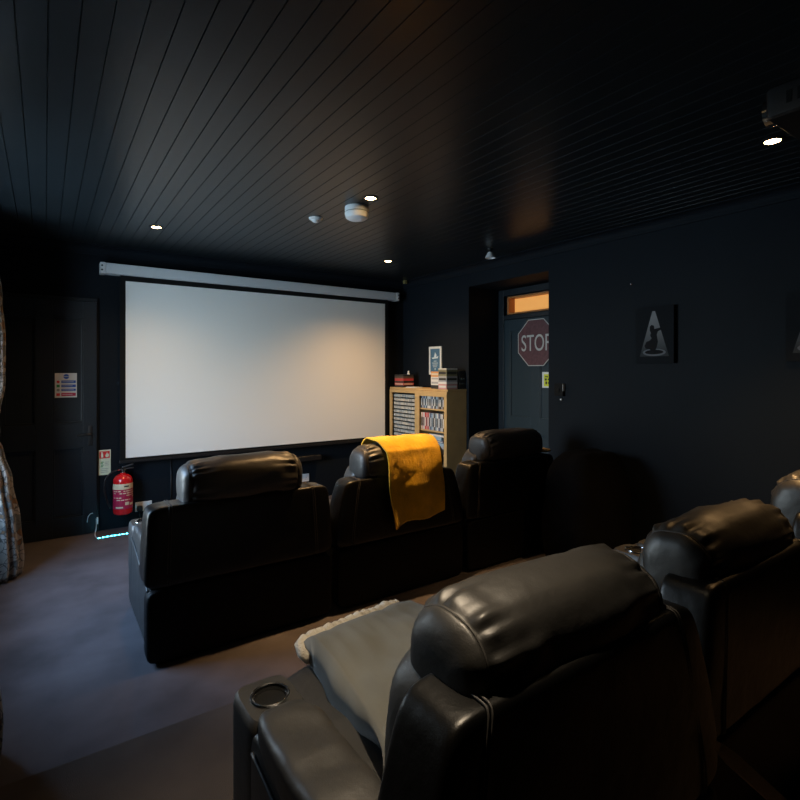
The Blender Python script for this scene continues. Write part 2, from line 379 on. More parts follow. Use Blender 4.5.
# ------------------------------------------------------------------ sound bar, sockets, cable
t = thing('sound_bar', (2.07, YF, 0.485), 'slim black sound bar on the wall under the big screen', 'speaker')
bm = new(); box(bm, (-.56,-.105,-.028), (.56,-.03,.028), .012, 3); obj('speaker_body', bm, 'black', t, 'auto')
for s in (-1, 1):
    bm = new(); box(bm, (s*.35-.03,-.03,-.022), (s*.35+.03,0,.022)); obj('wall_bracket', bm, 'matte', t)
bm = new(); tube(bm, [(1.03,YF-.006,0.62),(1.03,YF-.006,0.3),(1.03,YF-.006,0.007)], .006)
tag(obj('cable', bm, 'black', None, True), 'thin black cable running down the wall beneath the left part of the screen', 'cable')
def socket(x, z, label, plug):
    t = thing('wall_socket', (x, YF, z), label, 'socket', 'wall sockets')
    bm = new(); box(bm, (-.073,-.012,-.045), (.073,-.0005,.045), .004); obj('face_plate', bm, 'white', t)
    for s in (-1, 1):
        bm = new(); box(bm, (s*.036-.007,-.017,.018), (s*.036+.007,-.012,.034), .001); obj('switch', bm, 'white', t)
    for s in (-1, 1):
        if s == -1 and plug: continue
        bm = new()
        for dx, dz, ww, hh_ in ((0,.004,.004,.008),(-.011,-.016,.007,.004),(.011,-.016,.007,.004)):
            box(bm, (s*.036+dx-ww/2,-.0128,dz-hh_/2), (s*.036+dx+ww/2,-.0118,dz+hh_/2))
        obj('outlet_hole', bm, 'matte', t)
    if plug:
        p = thing('plug', (x-.036, YF-.012, z-.012), 'black plug in the left outlet of the socket beside the fire extinguisher', 'plug')
        bm = new(); box(bm, (-.024,-.04,-.024), (.024,-.0008,.024), .008); obj('plug_body', bm, 'black', p)
        bm = new(); tube(bm, spline([(0,-.03,-.022),(0.0,-.03,-.07),(.02,-.025,-.13)],5), .004); obj('cord', bm, 'black', p, True)
socket(0.783, 0.175, 'white double wall socket low on the wall beside the fire extinguisher', True)
socket(2.44, 0.25, 'white wall socket half hidden behind the right end of the leftmost front headrest', False)

# ------------------------------------------------------------------ fire extinguisher and signs
t = thing('fire_extinguisher', (0.596, 5.395, 0.158), 'red fire extinguisher with cream and crimson label hung on the wall', 'fire extinguisher')
bm = new(); lathe(bm, [(0,0),(.067,0),(.078,.008),(.082,.03),(.082,.305),(.078,.325),(.063,.348),(.040,.362),(.022,.368),(.022,.378),(0,.378)], n=32); obj('cylinder_body', bm, 'red', t, 'auto')
def band(r, z0, z1, a0, a1, n=24):
    b = new(); rings = [[(rr*math.sin(a0+(a1-a0)*i/n), -rr*math.cos(a0+(a1-a0)*i/n), z) for i in range(n+1)] for rr, z in ((r,z0),(r,z1))]
    loft(b, rings, False, False, closed=False); return b
lb = obj('label', band(.0826,.055,.268,-1.45,1.45), 'label_magenta', t, True); lb['label'] = 'crimson label wrapped around the body'
obj('label_band', band(.0830,.235,.285,-1.45,1.45), 'cream', lb, True)
bm = new(); random.seed(3)
for z in (.215,.195,.175,.155,.135):
    a = -1.2
    while a < 1.1:
        ln = random.uniform(.12,.4)
        if random.random() < .75: merge(bm, band(.0831, z, z+.008, a, min(1.3,a+ln), 6))
        a += ln+.08
merge(bm, band(.0831,.09,.118,.1,.55,6)); merge(bm, band(.0831,.085,.105,.65,1.15,6)); merge(bm, band(.0831,.065,.078,-.9,-.1,6))
obj('print', bm, 'cream', lb)
bm = new(); merge(bm, band(.0834,.255,.268,.0,.5,6)); obj('print', bm, 'sign_black', lb)
bm = new(); lathe(bm, [(0,.378),(.018,.378),(.018,.40),(.024,.402),(.024,.418),(0,.418)], n=16); tube(bm, [(-.045,0,.408),(0,0,.408)], .011); obj('valve', bm, 'chrome', t, 'auto')
bm = new(); tube(bm, spline([(-.01,0,.425),(.03,-.01,.436),(.085,-.02,.452)],5), .009); tube(bm, spline([(.0,0,.41),(.04,-.01,.415),(.085,-.02,.418)],5), .007); obj('lever', bm, 'black', t, True)
bm = new(); tube(bm, spline([(-.045,0,.408),(-.10,-.005,.385),(-.145,0,.32),(-.15,0,.22),(-.125,0,.12),(-.10,0,.06)],8), .0075); obj('hose', bm, 'black', t, True)
bm = new(); box(bm, (-.02,.02,.395), (.02,.105,.42), .003); obj('wall_bracket', bm, 'black', t)

def flat_sign(name, label, cat, Mx, loc, w, h, base, shapes, thick=.003, group=None):
    """a flat sign on a wall; shapes = list of (part name, material, list of rects or polys in 0..1 of the sign)"""
    t = thing(name, loc, label, cat, group)
    bm = new(); box(bm, (-w/2,-h/2,0), (w/2,h/2,thick)); on_wall(bm, Mx, (0,0,0)); obj('sign_plate', bm, base, t)
    for k, (nm, m, items) in enumerate(shapes):
        for it in items:
            bm = new()
            if len(it) == 4 and not isinstance(it[0], tuple):
                rect(bm, (it[0]-.5)*w, (it[1]-.5)*h, (it[2]-.5)*w, (it[3]-.5)*h, thick-.0003, thick+.0004+.0003*k)
            else:
                prism(bm, [((a-.5)*w, (b-.5)*h) for a, b in it], (0,0,thick-.0003), (1,0,0), (0,1,0), .0007+.0003*k)
            on_wall(bm, Mx, (0,0,0)); obj(nm, bm, m, t)
    return t
def disc(cx, cy, r, asp=1.0, n=16): return [(cx+r*math.cos(2*math.pi*i/n), cy+r*asp*math.sin(2*math.pi*i/n)) for i in range(n)]
rows = [(.71,.56), (.54,.39), (.38,.235), (.20,.06)]
flat_sign('fire_notice', 'small fire action notice with blue and red bands stuck on the panelled door', 'sign', FW, (0.153, YF-.0223, 1.352), .168, .218, 'sign_white', [
    ('blue_band', 'sign_blue', [(.30,.59,.95,.70), (.30,.42,.95,.53), (.30,.27,.95,.36)]),
    ('red_band', 'sign_magenta', [(.30,.06,.95,.19)]),
    ('emblem', 'sign_blue', [disc(.52,.86,.13,.77)]),
    ('pictogram', 'sign_red', [disc(.16,.645,.07,.8), (.08,.07,.24,.18)]),
    ('pictogram', 'sign_green', [(.09,.42,.23,.53)]),
    ('pictogram', 'sign_grey', [disc(.16,.315,.07,.8)]),
    ('print_line', 'sign_white', [(.34,.635,.85,.65), (.34,.47,.80,.485), (.34,.31,.85,.325), (.34,.12,.80,.135), (.40,.85,.64,.87)])])
flat_sign('extinguisher_sign', 'tall white and red extinguisher sign on the wall above the extinguisher hose', 'sign', FW, (0.457, YF, 0.63), .098, .232, 'sign_lumin', [
    ('red_panel', 'sign_red', [(.08,.66,.92,.95)]),
    ('pictogram', 'sign_lumin', [[(.20,.70),(.38,.70),(.38,.84),(.33,.87),(.33,.91),(.18,.91),(.18,.89),(.25,.88),(.25,.87),(.20,.84)], [(.60,.70),(.78,.70),(.86,.77),(.80,.86),(.76,.82),(.70,.92),(.62,.84),(.58,.80),(.54,.76)]]),
    ('pictogram', 'sign_green', [(.18,.50,.42,.53), (.16,.44,.34,.47), (.2,.38,.42,.41), (.16,.32,.36,.35)]),
    ('print_line', 'sign_grey', [(.5,.50,.85,.515), (.5,.44,.8,.455), (.5,.38,.85,.395), (.18,.24,.8,.255), (.18,.17,.75,.185), (.18,.10,.8,.115)])])

# ------------------------------------------------------------------ LED tape and its lead
t = thing('led_strip', (0.376, 5.25, 0), 'glowing cyan LED tape lying on the carpet along the foot of the front wall', 'led strip')
bm = new(); box(bm, (0,-.006,0.0005), (0.40,.006,.003)); obj('tape', bm, 'led_body', t)
for k in range(13):
    bm = new(); box(bm, (.012+k*.031,-.005,.003), (.026+k*.031,.005,.0065)); obj('led_diode', bm, 'led', t)
bm = new(); box(bm, (.0,.205,.075), (.026,.232,.135), .004); obj('connector', bm, 'white', t)
bm = new(); tube(bm, spline([(0.005,0,.003),(-.01,.05,.02),(0.005,.15,.05),(.012,.215,.078)],6), .003)
tube(bm, spline([(.012,.225,.132),(.005,.235,.165),(-.03,.19,.185),(-.055,.18,.16),(-.062,.19,.11)],7), .003); obj('lead', bm, 'white', t, True)

# ------------------------------------------------------------------ curtains
def curtain(yc, label, seed, half_y):
    t = thing('curtain', (XL+0.03, yc, 0.0), label, 'curtain', 'floral curtains at the left wall')
    # edge: how far the cloth stands out from the wall at each height
    prof = [(0.012,.335),(0.12,.345),(0.4,.325),(0.7,.285),(0.9,.235),(1.04,.195),(1.10,.190),(1.18,.215),(1.4,.245),(1.7,.245),(2.0,.225),(2.3,.19),(2.44,.17)]
    wid  = [(0.012,1.0),(0.5,.93),(0.9,.62),(1.07,.46),(1.2,.60),(1.6,.85),(2.44,1.0)]
    def lerp(tab, z):
        for (a, va), (b, vb) in zip(tab, tab[1:]):
            if z <= b: 
                k = (z-a)/(b-a); k = k*k*(3-2*k); return va+(vb-va)*k
        return tab[-1][1]
    N = 120; rings = []
    nz = 70
    for iz in range(nz+1):
        z = 0.012+(2.44-0.012)*iz/nz
        e, hy_ = lerp(prof, z), half_y*lerp(wid, z)
        ring = []
        for i in range(N):
            a = 2*math.pi*i/N
            pl = math.cos(a*13+seed+0.5*math.sin(z*1.7+seed)) + 0.4*math.cos(a*21+seed*2+z)
            amp = 0.024*(0.45+0.55*abs(z-1.07)/1.2)
            x = e*0.5 + (e*0.5-0.012)*math.cos(a) + amp*pl*math.cos(a)*0.5
            y = hy_*math.sin(a) + amp*pl*math.sin(a)
            x += 0.006*noise.noise((a*2,z*3,seed)); ring.append((max(x,0.0), y, z))
        rings.append(ring)
    bm = new(); loft(bm, rings); obj('curtain_cloth', bm, 'curtain', t, True, True)
    bm = new(); e, hy_ = lerp(prof,1.075)+.012, half_y*.46+.03
    pts = [(e*.5+(e*.5)*math.cos(2*math.pi*i/32), hy_*math.sin(2*math.pi*i/32), 1.075+.03*math.cos(2*math.pi*i/32+math.pi)) for i in range(32)]
    rr = [[(p[0],p[1],p[2]-.04) for p in pts], [(p[0]*1.02,p[1]*1.02,p[2]) for p in pts], [(p[0],p[1],p[2]+.04) for p in pts]]
    loft(bm, rr, False, False); obj('tie_back', bm, 'curtain', t, True)
    return t
curtain(4.66, 'floral curtain tied back at the far side of the window, beside the panelled door', 1.0, 0.17)
curtain(2.46, 'floral curtain at the near side of the window, only its hem edge in view', 2.6, 0.17)
t = thing('curtain_pole', (XL, 3.56, 2.47), 'dark curtain pole above the window in the left wall', 'curtain pole')
bm = new(); tube(bm, [(.11,-1.4,0),(.11,1.4,0)], .014); obj('pole', bm, 'black', t, True)
for s in (-1, 1):
    bm = new(); lathe(bm, [(0,-.03),(.02,-.025),(.03,0),(.02,.025),(0,.03)], (.11,s*1.42,0), 'y', 14); obj('finial', bm, 'black', t, True)
    bm = new(); tube(bm, [(0.001,s*1.2,0),(.11,s*1.2,0)], .009); obj('pole_bracket', bm, 'black', t, True)

# ------------------------------------------------------------------ recliners
def sgnpow(v, e): return math.copysign(abs(v)**e, v)
def headrest_fn(cx, cy, cz, hw, ry, rz, seed, wrinkle):
    def f(eta, om):
        se, ce = math.sin(eta), max(math.cos(eta), 0)
        tt = sgnpow(se, 0.30); r = ce**0.30
        c, s = sgnpow(math.cos(om), 0.80), sgnpow(math.sin(om), 0.80)
        at = abs(tt); sd = math.copysign(1, tt)
        seam = -0.006*math.exp(-((r-SEAM)/0.02)**2) if at > .8 else 0
        ph = noise.noise((math.cos(om)*1.5+seed, math.sin(om)*1.5, 5.0*sd))
        pl = 0.6*math.cos(15*om+seed*2+ph*4.0) + 0.4*math.cos(23*om+seed+ph*3)
        side = max(0, min(1, (r-SEAM)/0.045)) if at > .7 else 1
        reach = 0.13+0.08*ph
        m = wrinkle*0.014*pl*side*math.exp(-max(0,(0.87-at))/max(.04,reach))
        lo = 0.012*noise.noise((tt*2.2+seed, math.cos(om)*.9, seed*1.7+math.sin(om)*.9)) + 0.004*noise.noise((tt*6+seed, math.cos(om)*2.5, math.sin(om)*2.5+seed))
        k = r + (seam+m+lo)/max(ry,rz)*min(1,r*2)
        sag = -0.012*(at**3)
        belly = 1+0.05*(1-at*at)
        return Vector((cx + hw*tt + sd*0.012*(1-r)*(1 if at > .8 else 0), cy + ry*k*c*belly, cz + rz*k*s*belly + sag))
    return f
SEAM = 0.92
def recliner(name_label, xc, yrear, z0, seed, group, hw_head=0.35, taper=0.09, half=0.52, sh_z=0.79, head_z=0.995, arm_out=0.495, head_y=0.15, head_dx=0.0, ry=0.125, rz=0.125, rz_rot=0.0):
    t = thing('recliner', (xc, yrear, z0), name_label, 'armchair', group, rz_rot)
    # feet and base
    for sx in (-1, 1):
        for fy in (0.03, 0.72):
            bm = new(); lathe(bm, [(0,0),(.022,0),(.024,.01),(.024,.05),(0,.05)], (sx*(arm_out-.06),fy+.04,0)); obj('foot', bm, 'black', t, 'auto')
    bm = new(); box(bm, (-.33,.12,.045), (.33,.86,.20), .01); obj('base_frame', bm, 'matte', t)
    # lower rear panel
    bm = new(); squircle(bm, (0,.055,.195), (half-.012,.052,.183), n=14, cuts=12, amp=.004, freq=3, seed=seed); obj('rear_panel', bm, 'leather_panel_shaded', t, True)
    # arms
    for sx in (-1, 1):
        ax = sx*(arm_out-.08)
        bm = new(); squircle(bm, (ax,.375,.285), (.080,.325,.245), n=12, cuts=12, amp=.004, freq=4, seed=seed+sx)
        rings = []; N = 48; cyc, cxx = .735, ax
        def rr(hx, hy, z, n=5.0):
            out = []
            for i in range(N):
                a = 2*math.pi*i/N; c, s = math.cos(a), math.sin(a)
                k = (abs(c)**n+abs(s)**n)**(-1/n); out.append((cxx+hx*k*c, cyc+hy*k*s, z))
            return out
        rings = [rr(.074,.094,.05), rr(.079,.099,.07), rr(.081,.10,.30), rr(.081,.10,.515), rr(.078,.097,.535), rr(.070,.089,.546), rr(.049,.049,.548,2.0), rr(.046,.046,.545,2.0), rr(.044,.044,.465,2.0), rr(.02,.02,.462,2.0)]
        loft(bm, rings); a = obj('arm', bm, 'leather', t, 'auto', True)
        def wr(w, q, seed=seed, sx=sx):
            w.z += 0.004*math.sin(w.y*42+seed+3*noise.noise((w.x*8,w.y*4,seed)))*max(0,q[2])
            return w
        bm = new(); squircle(bm, (ax-sx*.003,.375,.524), (.082,.305,.056), n=4.5, cuts=26, amp=.007, freq=7, seed=seed+sx*2, warp=wr); obj('arm_pad', bm, 'leather', a, True)
        bm = new(); rg = []
        for i in range(40):
            an = 2*math.pi*i/40; rg.append((ax+.049*math.cos(an), .735+.049*math.sin(an), .551))
        tube(bm, rg, .0042, 8, True)
        lathe(bm, [(0,.470),(.041,.470),(.042,.548),(.0435,.548),(.0435,.466),(0,.466)], (ax,.735,0), n=32)
        ch = obj('cup_holder', bm, 'chrome', a, 'auto'); ch['label'] = 'chrome cup holder'
        bm = new(); lathe(bm, [(0,.4715),(.0405,.4715),(.0405,.473),(0,.473)], (ax,.735,0), n=32); lathe(bm, [(.0405,.4735),(.0412,.4735),(.0412,.540),(.0405,.540)], (ax,.735,0), n=32); obj('cup_well', bm, 'matte', ch, 'auto')
        bm = new(); xo = sx*(arm_out+.001)
        tube(bm, spline([(xo,.06,.365),(xo,.22,.40),(xo,.45,.455),(xo,.64,.485)],6), .0055); obj('piping', bm, 'leather', a, True)
    # seat
    sw = arm_out-.165
    bm = new(); squircle(bm, (0,.60,.330), (sw,.46,.110), n=5, cuts=24, amp=.010, freq=4, seed=seed+5); obj('seat', bm, 'leather', t, True)
    bm = new(); squircle(bm, (0,1.02,.245), (sw-.005,.055,.145), n=5, cuts=16, amp=.006, freq=5, seed=seed+6); obj('footrest', bm, 'leather', t, True)
    # inner back cushion
    def lean(w, q): w.y += -.10*w.z; return w
    bm = new(); squircle(bm, (0,.235,.64), (sw,.11,.24), n=4.5, cuts=20, amp=.010, freq=5, seed=seed+7, warp=lean); obj('backrest', bm, 'leather', t, True)
    # rear shell with shoulders
    zc, zh = (.385+sh_z)/2, (sh_z-.385)/2
    def wing(w, q):
        k = (w.z+zh)/(2*zh)
        w.x *= 1 - taper/half*(max(0,k)**1.6)
        w.y *= 0.75+0.25*(1-k)
        w.y += -.012*math.sin(k*math.pi)*0.3
        return w
    bm = new(); squircle(bm, (0,.105,zc), (half,.105,zh), n=14, cuts=34, amp=.004, freq=4, seed=seed+9, warp=wing); sh = obj('back_shell', bm, 'leather_shell_shaded', t, True)
    def on_shell(xr, th):
        n_ = 14; k = (1-abs(xr)**n_)**(1/n_)
        q = Vector((xr, sgnpow(math.cos(th),2/n_)*k, sgnpow(math.sin(th),2/n_)*k))
        w = Vector((q.x*half, q.y*.105, q.z*zh)); return wing(w, q)+Vector((0,.105,zc))+Vector((0,.0015*math.cos(th),.0025*math.sin(th)))
    for sx in (-1, 1):
        bm = new()
        for xr in (.80, .775): tube(bm, [on_shell(sx*xr, R(a_)) for a_ in range(20,226,6)], .0022)
        obj('stitching', bm, 'stitch', sh, True)
    # headrest
    f = headrest_fn(head_dx, head_y, head_z-rz, hw_head, ry, rz, seed, 1.0)
    bm = new(); nu, nv = 110, 110
    grid = []
    for i in range(1, nu):
        uu = -1+2*i/nu; eta = math.pi/2*math.copysign(1-(1-abs(uu))**1.0, uu)
        grid.append([f(eta, 2*math.pi*j/nv) for j in range(nv)])
    loft(bm, grid); h = obj('headrest', bm, 'leather', t, True, True)
    for sx in (-1, 1):
        eta = sx*math.acos(SEAM**(1/.30)); bm = new()
        tube(bm, [f(eta, 2*math.pi*j/72)+Vector((sx*.003,0,0)) for j in range(72)], .0028, 6, True)
        obj('seam', bm, 'stitch', h, True)
    return t
G1, G2 = 'front row of black recliners', 'back row of black recliners'
YR = 2.795
recliner('leftmost black leather recliner of the front row, bare headrest, nearest the fire extinguisher', 0.922, YR, 0, 1.1, G1, .335, .02, head_y=.15, head_dx=.008)
recliner('middle black leather recliner of the front row with a yellow towel over its headrest', 1.985, YR, 0, 2.3, G1, .335, .085, head_y=.15, head_dx=.03, head_z=.99)
recliner('rightmost black leather recliner of the front row, nearest the door with the stop sign', 3.045, YR, 0, 3.7, G1, .335, .05, head_y=.15, head_z=1.005, head_dx=.045)
recliner('nearest black leather recliner, in the back row with a grey blanket on its seat', 0.935, 0.605, RISER, 4.2, G2, .318, .10, half=.49, sh_z=.85, head_z=.978, arm_out=.515, head_y=.165, ry=.12, rz=.128)
recliner('middle black leather recliner of the back row, lit orange on top of its headrest', 1.968, 0.675, RISER, 5.9, G2, .355, .10, half=.49, sh_z=.80, head_z=.935, head_y=.17, ry=.12, rz=.125)
recliner('black leather recliner at the right edge of the photo, only a gold glint showing', 2.985, 0.66, RISER, 6.4, G2, .345, .10, half=.49, sh_z=.835, head_z=.975, head_y=.17, ry=.13, rz=.14)

# ------------------------------------------------------------------ yellow towel over the middle front headrest
path = spline([(3.085,.80),(3.088,.87),(3.066,.955),(3.02,1.002),(2.945,1.012),(2.87,1.000),(2.818,.955),(2.798,.90),(2.788,.82),(2.780,.79),(2.775,.70),(2.772,.60),(2.77,.48)] and
    [(0,3.095,.80),(0,3.096,.88),(0,3.068,.960),(0,3.02,1.004),(0,2.945,1.014),(0,2.87,1.004),(0,2.815,.960),(0,2.797,.90),(0,2.783,.83),(0,2.777,.76),(0,2.775,.70),(0,2.772,.60),(0,2.770,.48)], 6)
bm = new(); rows_ = []
nx = 80; L = len(path)
for i in range(nx+1):
    s = i/nx; col = []
    for k, p in enumerate(path):
        q = k/(L-1)
        x0 = 1.785 + .06*q; x1 = 2.25 + .03*q
        x = x0+(x1-x0)*s
        z, y = p.z, p.y
        hang = max(0, (q-.55)/.45)
        z += hang*(.03*s) + hang*.012*math.sin(s*7) - hang*.02*(1-s)**3
        y -= hang*(.008+.008*math.sin(s*9+q*3)) 
        if hang > .75 and s < .22: y -= .03*(hang-.75)*4*(.22-s)/.22
        out = .006+.006*noise.noise((x*9,q*8,2.0))+.012*max(0,noise.noise((x*4,q*4,9.0)))
        if q < .62: z += out*max(0,math.sin(min(1,q/.62)*math.pi))
        y -= out*(1 if q > .5 else -0.3)
        y -= .004*abs(noise.noise((x*55,q*45,4.0))); z += .003*noise.noise((x*55,q*45,7.0))
        x += .008*math.sin(q*14+s*2)
        col.append(bm.verts.new((x,y,z)))
    rows_.append(col)
for a, b in zip(rows_, rows_[1:]):
    for k in range(L-1): bm.faces.new((a[k],a[k+1],b[k+1],b[k]))
o = obj('towel', bm, 'towel', None, True, True); md = o.modifiers.new('s','SOLIDIFY'); md.thickness = .010; md.offset = 0.6
tag(o, 'mustard yellow towel draped over the headrest of the middle front recliner', 'towel')

# ------------------------------------------------------------------ grey throw on the nearest seat
t = thing('throw_blanket', (0.93, 1.25, RISER+.50), 'folded grey blanket with a cream fleece edge lying on the nearest seat', 'blanket')
def blanket_pt(u, v):       # u across, v front to back 0=front
    x = -.200 + .45*u - .06*v*(1-u) + .02*math.sin(v*5)
    y = .435 - .80*v + .06*(u-.5)
    z = .030 + .012*noise.noise((u*4,v*5,3)) + .012*math.sin(v*9+u*4)*.5 + .012*noise.noise((u*9,v*6,8))
    if v < .10: z -= .05*((.10-v)/.10)**1.6
    return Vector((x,y,z))
bm = new(); n = 40
top = [[blanket_pt(i/n, j/n) for j in range(n+1)] for i in range(n+1)]
tv = [[bm.verts.new(p) for p in r] for r in top]
for i in range(n):
    for j in range(n): bm.faces.new((tv[i][j],tv[i][j+1],tv[i+1][j+1],tv[i+1][j]))
o = obj('plush_side', bm, 'throw', t, True, True); md = o.modifiers.new('s','SOLIDIFY'); md.thickness = .10; md.offset = -1
bm = new()
pts = [blanket_pt(i/44, 0.0)+Vector((0,.004,.000+.004*math.sin(i*1.9))) for i in range(45)]
tube(bm, [pts[0]+Vector((.012,-.05,-.028))]+[pts[0]+Vector((.0,-.02,-.02))]+pts, lambda q: .024+.005*noise.noise((q*22,1,1)), 10)
o = obj('fleece_edge', bm, 'fleece', t, True); o['label'] = 'cream fleece edge'

# ------------------------------------------------------------------ small things around the rows
bm = new(); squircle(bm, (3.475,2.90,.8105), (.055,.06,.014), n=4, cuts=8, amp=.004, freq=20, seed=3)
tag(obj('folded_cloth', bm, 'beige', None, True), 'small folded beige cloth on the shoulder of the rightmost front recliner', 'cloth')
bm = new(); a, b = Vector((1.335,.585,.575)), Vector((1.87,.43,.066))
n_ = 12; dirv = (b-a)
rings = []
for k in range(n_+1):
    p = a+dirv*(k/n_); e = .017*(1.0+.15*noise.noise((k*.8,2,2)))*(0.6 if k == 0 else 1)
    side = dirv.normalized().cross(Vector((0,1,0))).normalized()
    rings.append([p+side*e+Vector((0,.006,0)), p+side*e-Vector((0,.006,0)), p-side*e-Vector((0,.006,0)), p-side*e+Vector((0,.006,0))])
loft(bm, rings); tag(obj('wooden_strip', bm, 'stick', None, False, True), 'brown wooden strip leaning at a slant behind the middle back recliner', 'strip')

M['bag'] = mat('black_bean_bag_cloth', (0.0022,0.0022,0.0026), 0.9, 0.1, bump=(30,0.4,0.01))
def slump(w, q):
    k = (w.z+.434)/.868
    w.x *= 1.02-.14*k*k; w.y *= 1.05-.30*k*k
    w.z -= .05*max(0,k-.5)*abs(q[0])**2
    return w
bm = new(); squircle(bm, (3.45,2.44,.437), (.37,.22,.434), n=4.2, cuts=22, amp=.022, freq=4, seed=12, warp=slump)
tag(obj('bean_bag', bm, 'bag', None, True), 'tall black bean bag slumped between the rightmost front recliner and the right wall', 'bean bag')

# ------------------------------------------------------------------ media cabinet
CX0, CX1, CY0, CY1, CZ = 3.58, 3.848, 4.273, 5.387, 1.28
t = thing('media_cabinet', (3.71, 4.83, 0), 'light oak media cabinet against the right wall, filled with cases and discs', 'cabinet')
def C(lo, hi): return (lo[0]-3.71, lo[1]-4.83, lo[2]), (hi[0]-3.71, hi[1]-4.83, hi[2])
def cbox(bm, lo, hi, bev=.002): l, h = C(lo, hi); return box(bm, l, h, bev)
YM0, YM1 = 4.765, 4.845
bm = new(); cbox(bm, (CX0-.008,CY0-.006,CZ-.022), (CX1,CY1+.006,CZ)); obj('cabinet_top', bm, 'pine', t)
for y in (CY0, CY1-.018):
    bm = new(); cbox(bm, (CX0,y,0.0), (CX1,y+.018,CZ-.022)); obj('side_panel', bm, 'pine', t)
bm = new(); cbox(bm, (CX1-.008,CY0+.018,.05), (CX1,CY1-.018,CZ-.022)); obj('back_panel', bm, 'oakdark', t)
bm = new(); cbox(bm, (CX0,YM0+.02,0.05), (CX1-.008,YM0+.038,CZ-.022)); obj('divider', bm, 'pine', t)
bm = new(); cbox(bm, (CX0+.01,CY0+.018,0.05), (CX1-.008,CY1-.018,.068)); cbox(bm, (CX0+.03,CY0+.018,0), (CX0+.045,CY1-.018,.05)); obj('plinth', bm, 'pine', t)
# left door frame
bm = new(); f0, f1 = CX0-.018, CX0-.001
LD0, LD1 = YM0+.006, CY1-.001
cbox(bm, (f0,LD1-.045,.06), (f1,LD1,CZ-.024)); cbox(bm, (f0,LD0,.06), (f1,LD0+.085,CZ-.024)); cbox(bm, (f0,LD0+.085,CZ-.062), (f1,LD1-.045,CZ-.024)); cbox(bm, (f0,LD0+.085,.06), (f1,LD1-.045,.12))
dr = obj('cabinet_door', bm, 'pine', t)
# right side face frame
bm = new(); cbox(bm, (f0,CY0,.0), (f1,CY0+.048,CZ-.024)); cbox(bm, (f0,CY0+.048,CZ-.085), (f1,YM0+.004,CZ-.024)); obj('face_frame', bm, 'pine', t)
SH = [1.055, .812, .56, .30]
for z in SH:
    bm = new(); cbox(bm, (CX0+.006,CY0+.018,z-.016), (CX1-.008,YM0+.02,z)); obj('shelf', bm, 'pine', t)
# rack of small pale cases behind the left door
NR, NC, RP = 12, 16, .0475
ry0, ry1 = LD0+.095, LD1-.055
rk_top = CZ-.072
bm = new()
for r in range(NR+1):
    z = rk_top - r*RP; cbox(bm, (CX0+.004,YM0+.04,z-.006), (CX0+.075,CY1-.02,z), 0)
cbox(bm, (CX0+.066,YM0+.04,rk_top-NR*RP), (CX0+.078,CY1-.02,rk_top), 0)
obj('case_rack', bm, 'matte', t)
bm0 = new(); box(bm0, (-.025,-.0105,0), (.025,.0105,.034), .002)
proto = None; ordn = ['top','second','third','fourth','fifth','sixth','seventh','eighth','ninth','tenth','eleventh','twelfth']
pale = [mat('pale_spine_%d' % i, c, .5) for i, c in enumerate([(.50,.50,.47),(.42,.43,.42),(.56,.54,.48),(.34,.35,.36)])]
meshes = []
for k in range(4):
    me = bpy.data.meshes.new('cassette_case'); bm0.to_mesh(me); me.materials.append(pale[k]); meshes.append(me)
bm0.free()
pr = bpy.data.objects.new('cassette_case', meshes[0])
rng = random.Random(11)
for r in range(NR):
    for c in range(NC):
        o = pr.copy(); o.data = meshes[rng.choice([0,0,1,1,2,3])]; COL.objects.link(o)
        o.location = (CX0+.034+rng.uniform(-.002,.002), ry0+(ry1-ry0)*(c+.5)/NC, rk_top-(r+1)*RP+.0003)
        tag(o, 'small pale case in the %s row of the rack behind the cabinet door' % ordn[r], 'case', 'small cases in row %d of the rack' % (r+1))
bpy.data.objects.remove(pr)
# discs on the right hand shelves: every case a thing
spine_cols = {'white':(.62,.62,.60),'dark blue':(.04,.07,.16),'black':(.02,.02,.02),'silver grey':(.33,.34,.36),'red':(.45,.05,.05),'pale blue':(.30,.42,.52),'cream':(.58,.50,.38),'pink':(.55,.28,.27),'brown':(.10,.06,.04),'orange':(.55,.25,.08),'olive':(.20,.19,.11)}
SM = {k: mat('spine_'+k.replace(' ','_'), v, .4) for k, v in spine_cols.items()}
def disc_mesh(h, w_, col):
    bm = new(); box(bm, (-.067,-w_/2,0), (.067,w_/2,h), .0015)
    me = bpy.data.meshes.new('disc_case'); bm.to_mesh(me); bm.free(); me.materials.append(SM[col]); return me
def disc_print_mesh(h, w_, ink):
    bm = new(); box(bm, (-.0676,-w_*.3,h*.2), (-.0669,w_*.3,h*.72)); 
    me = bpy.data.meshes.new('spine_print'); bm.to_mesh(me); bm.free(); me.materials.append(SM[ink]); return me
ORD = ['first','second','third','fourth','fifth','sixth','seventh','eighth','ninth','tenth','eleventh','twelfth','thirteenth','fourteenth','fifteenth','sixteenth','seventeenth','eighteenth','nineteenth','twentieth']
def disc_row(z, h, seq, where, group):
    y = YM0+.012; n = len(seq); span = y-(CY0+.056); w_ = span/n-.0006
    cache = {}
    for i, col in enumerate(seq):
        hh_ = h*(1-.04*rng.random())
        me = cache.setdefault(col, disc_mesh(h, w_, col))
        o = bpy.data.objects.new('disc_case', me); COL.objects.link(o)
        o.location = (CX0+.078+rng.uniform(0,.006), y-(i+.5)*span/n, z+.0004)
        tag(o, '%s disc case standing %s from the left on the %s shelf of the cabinet' % (col, ORD[i], where), 'disc case', group)
        ink = 'black' if col in ('white','cream','pale blue','silver grey','pink') else 'white'
        p = bpy.data.objects.new('spine_print', cache.setdefault(col+'p', disc_print_mesh(h, w_, ink))); COL.objects.link(p); p.parent = o
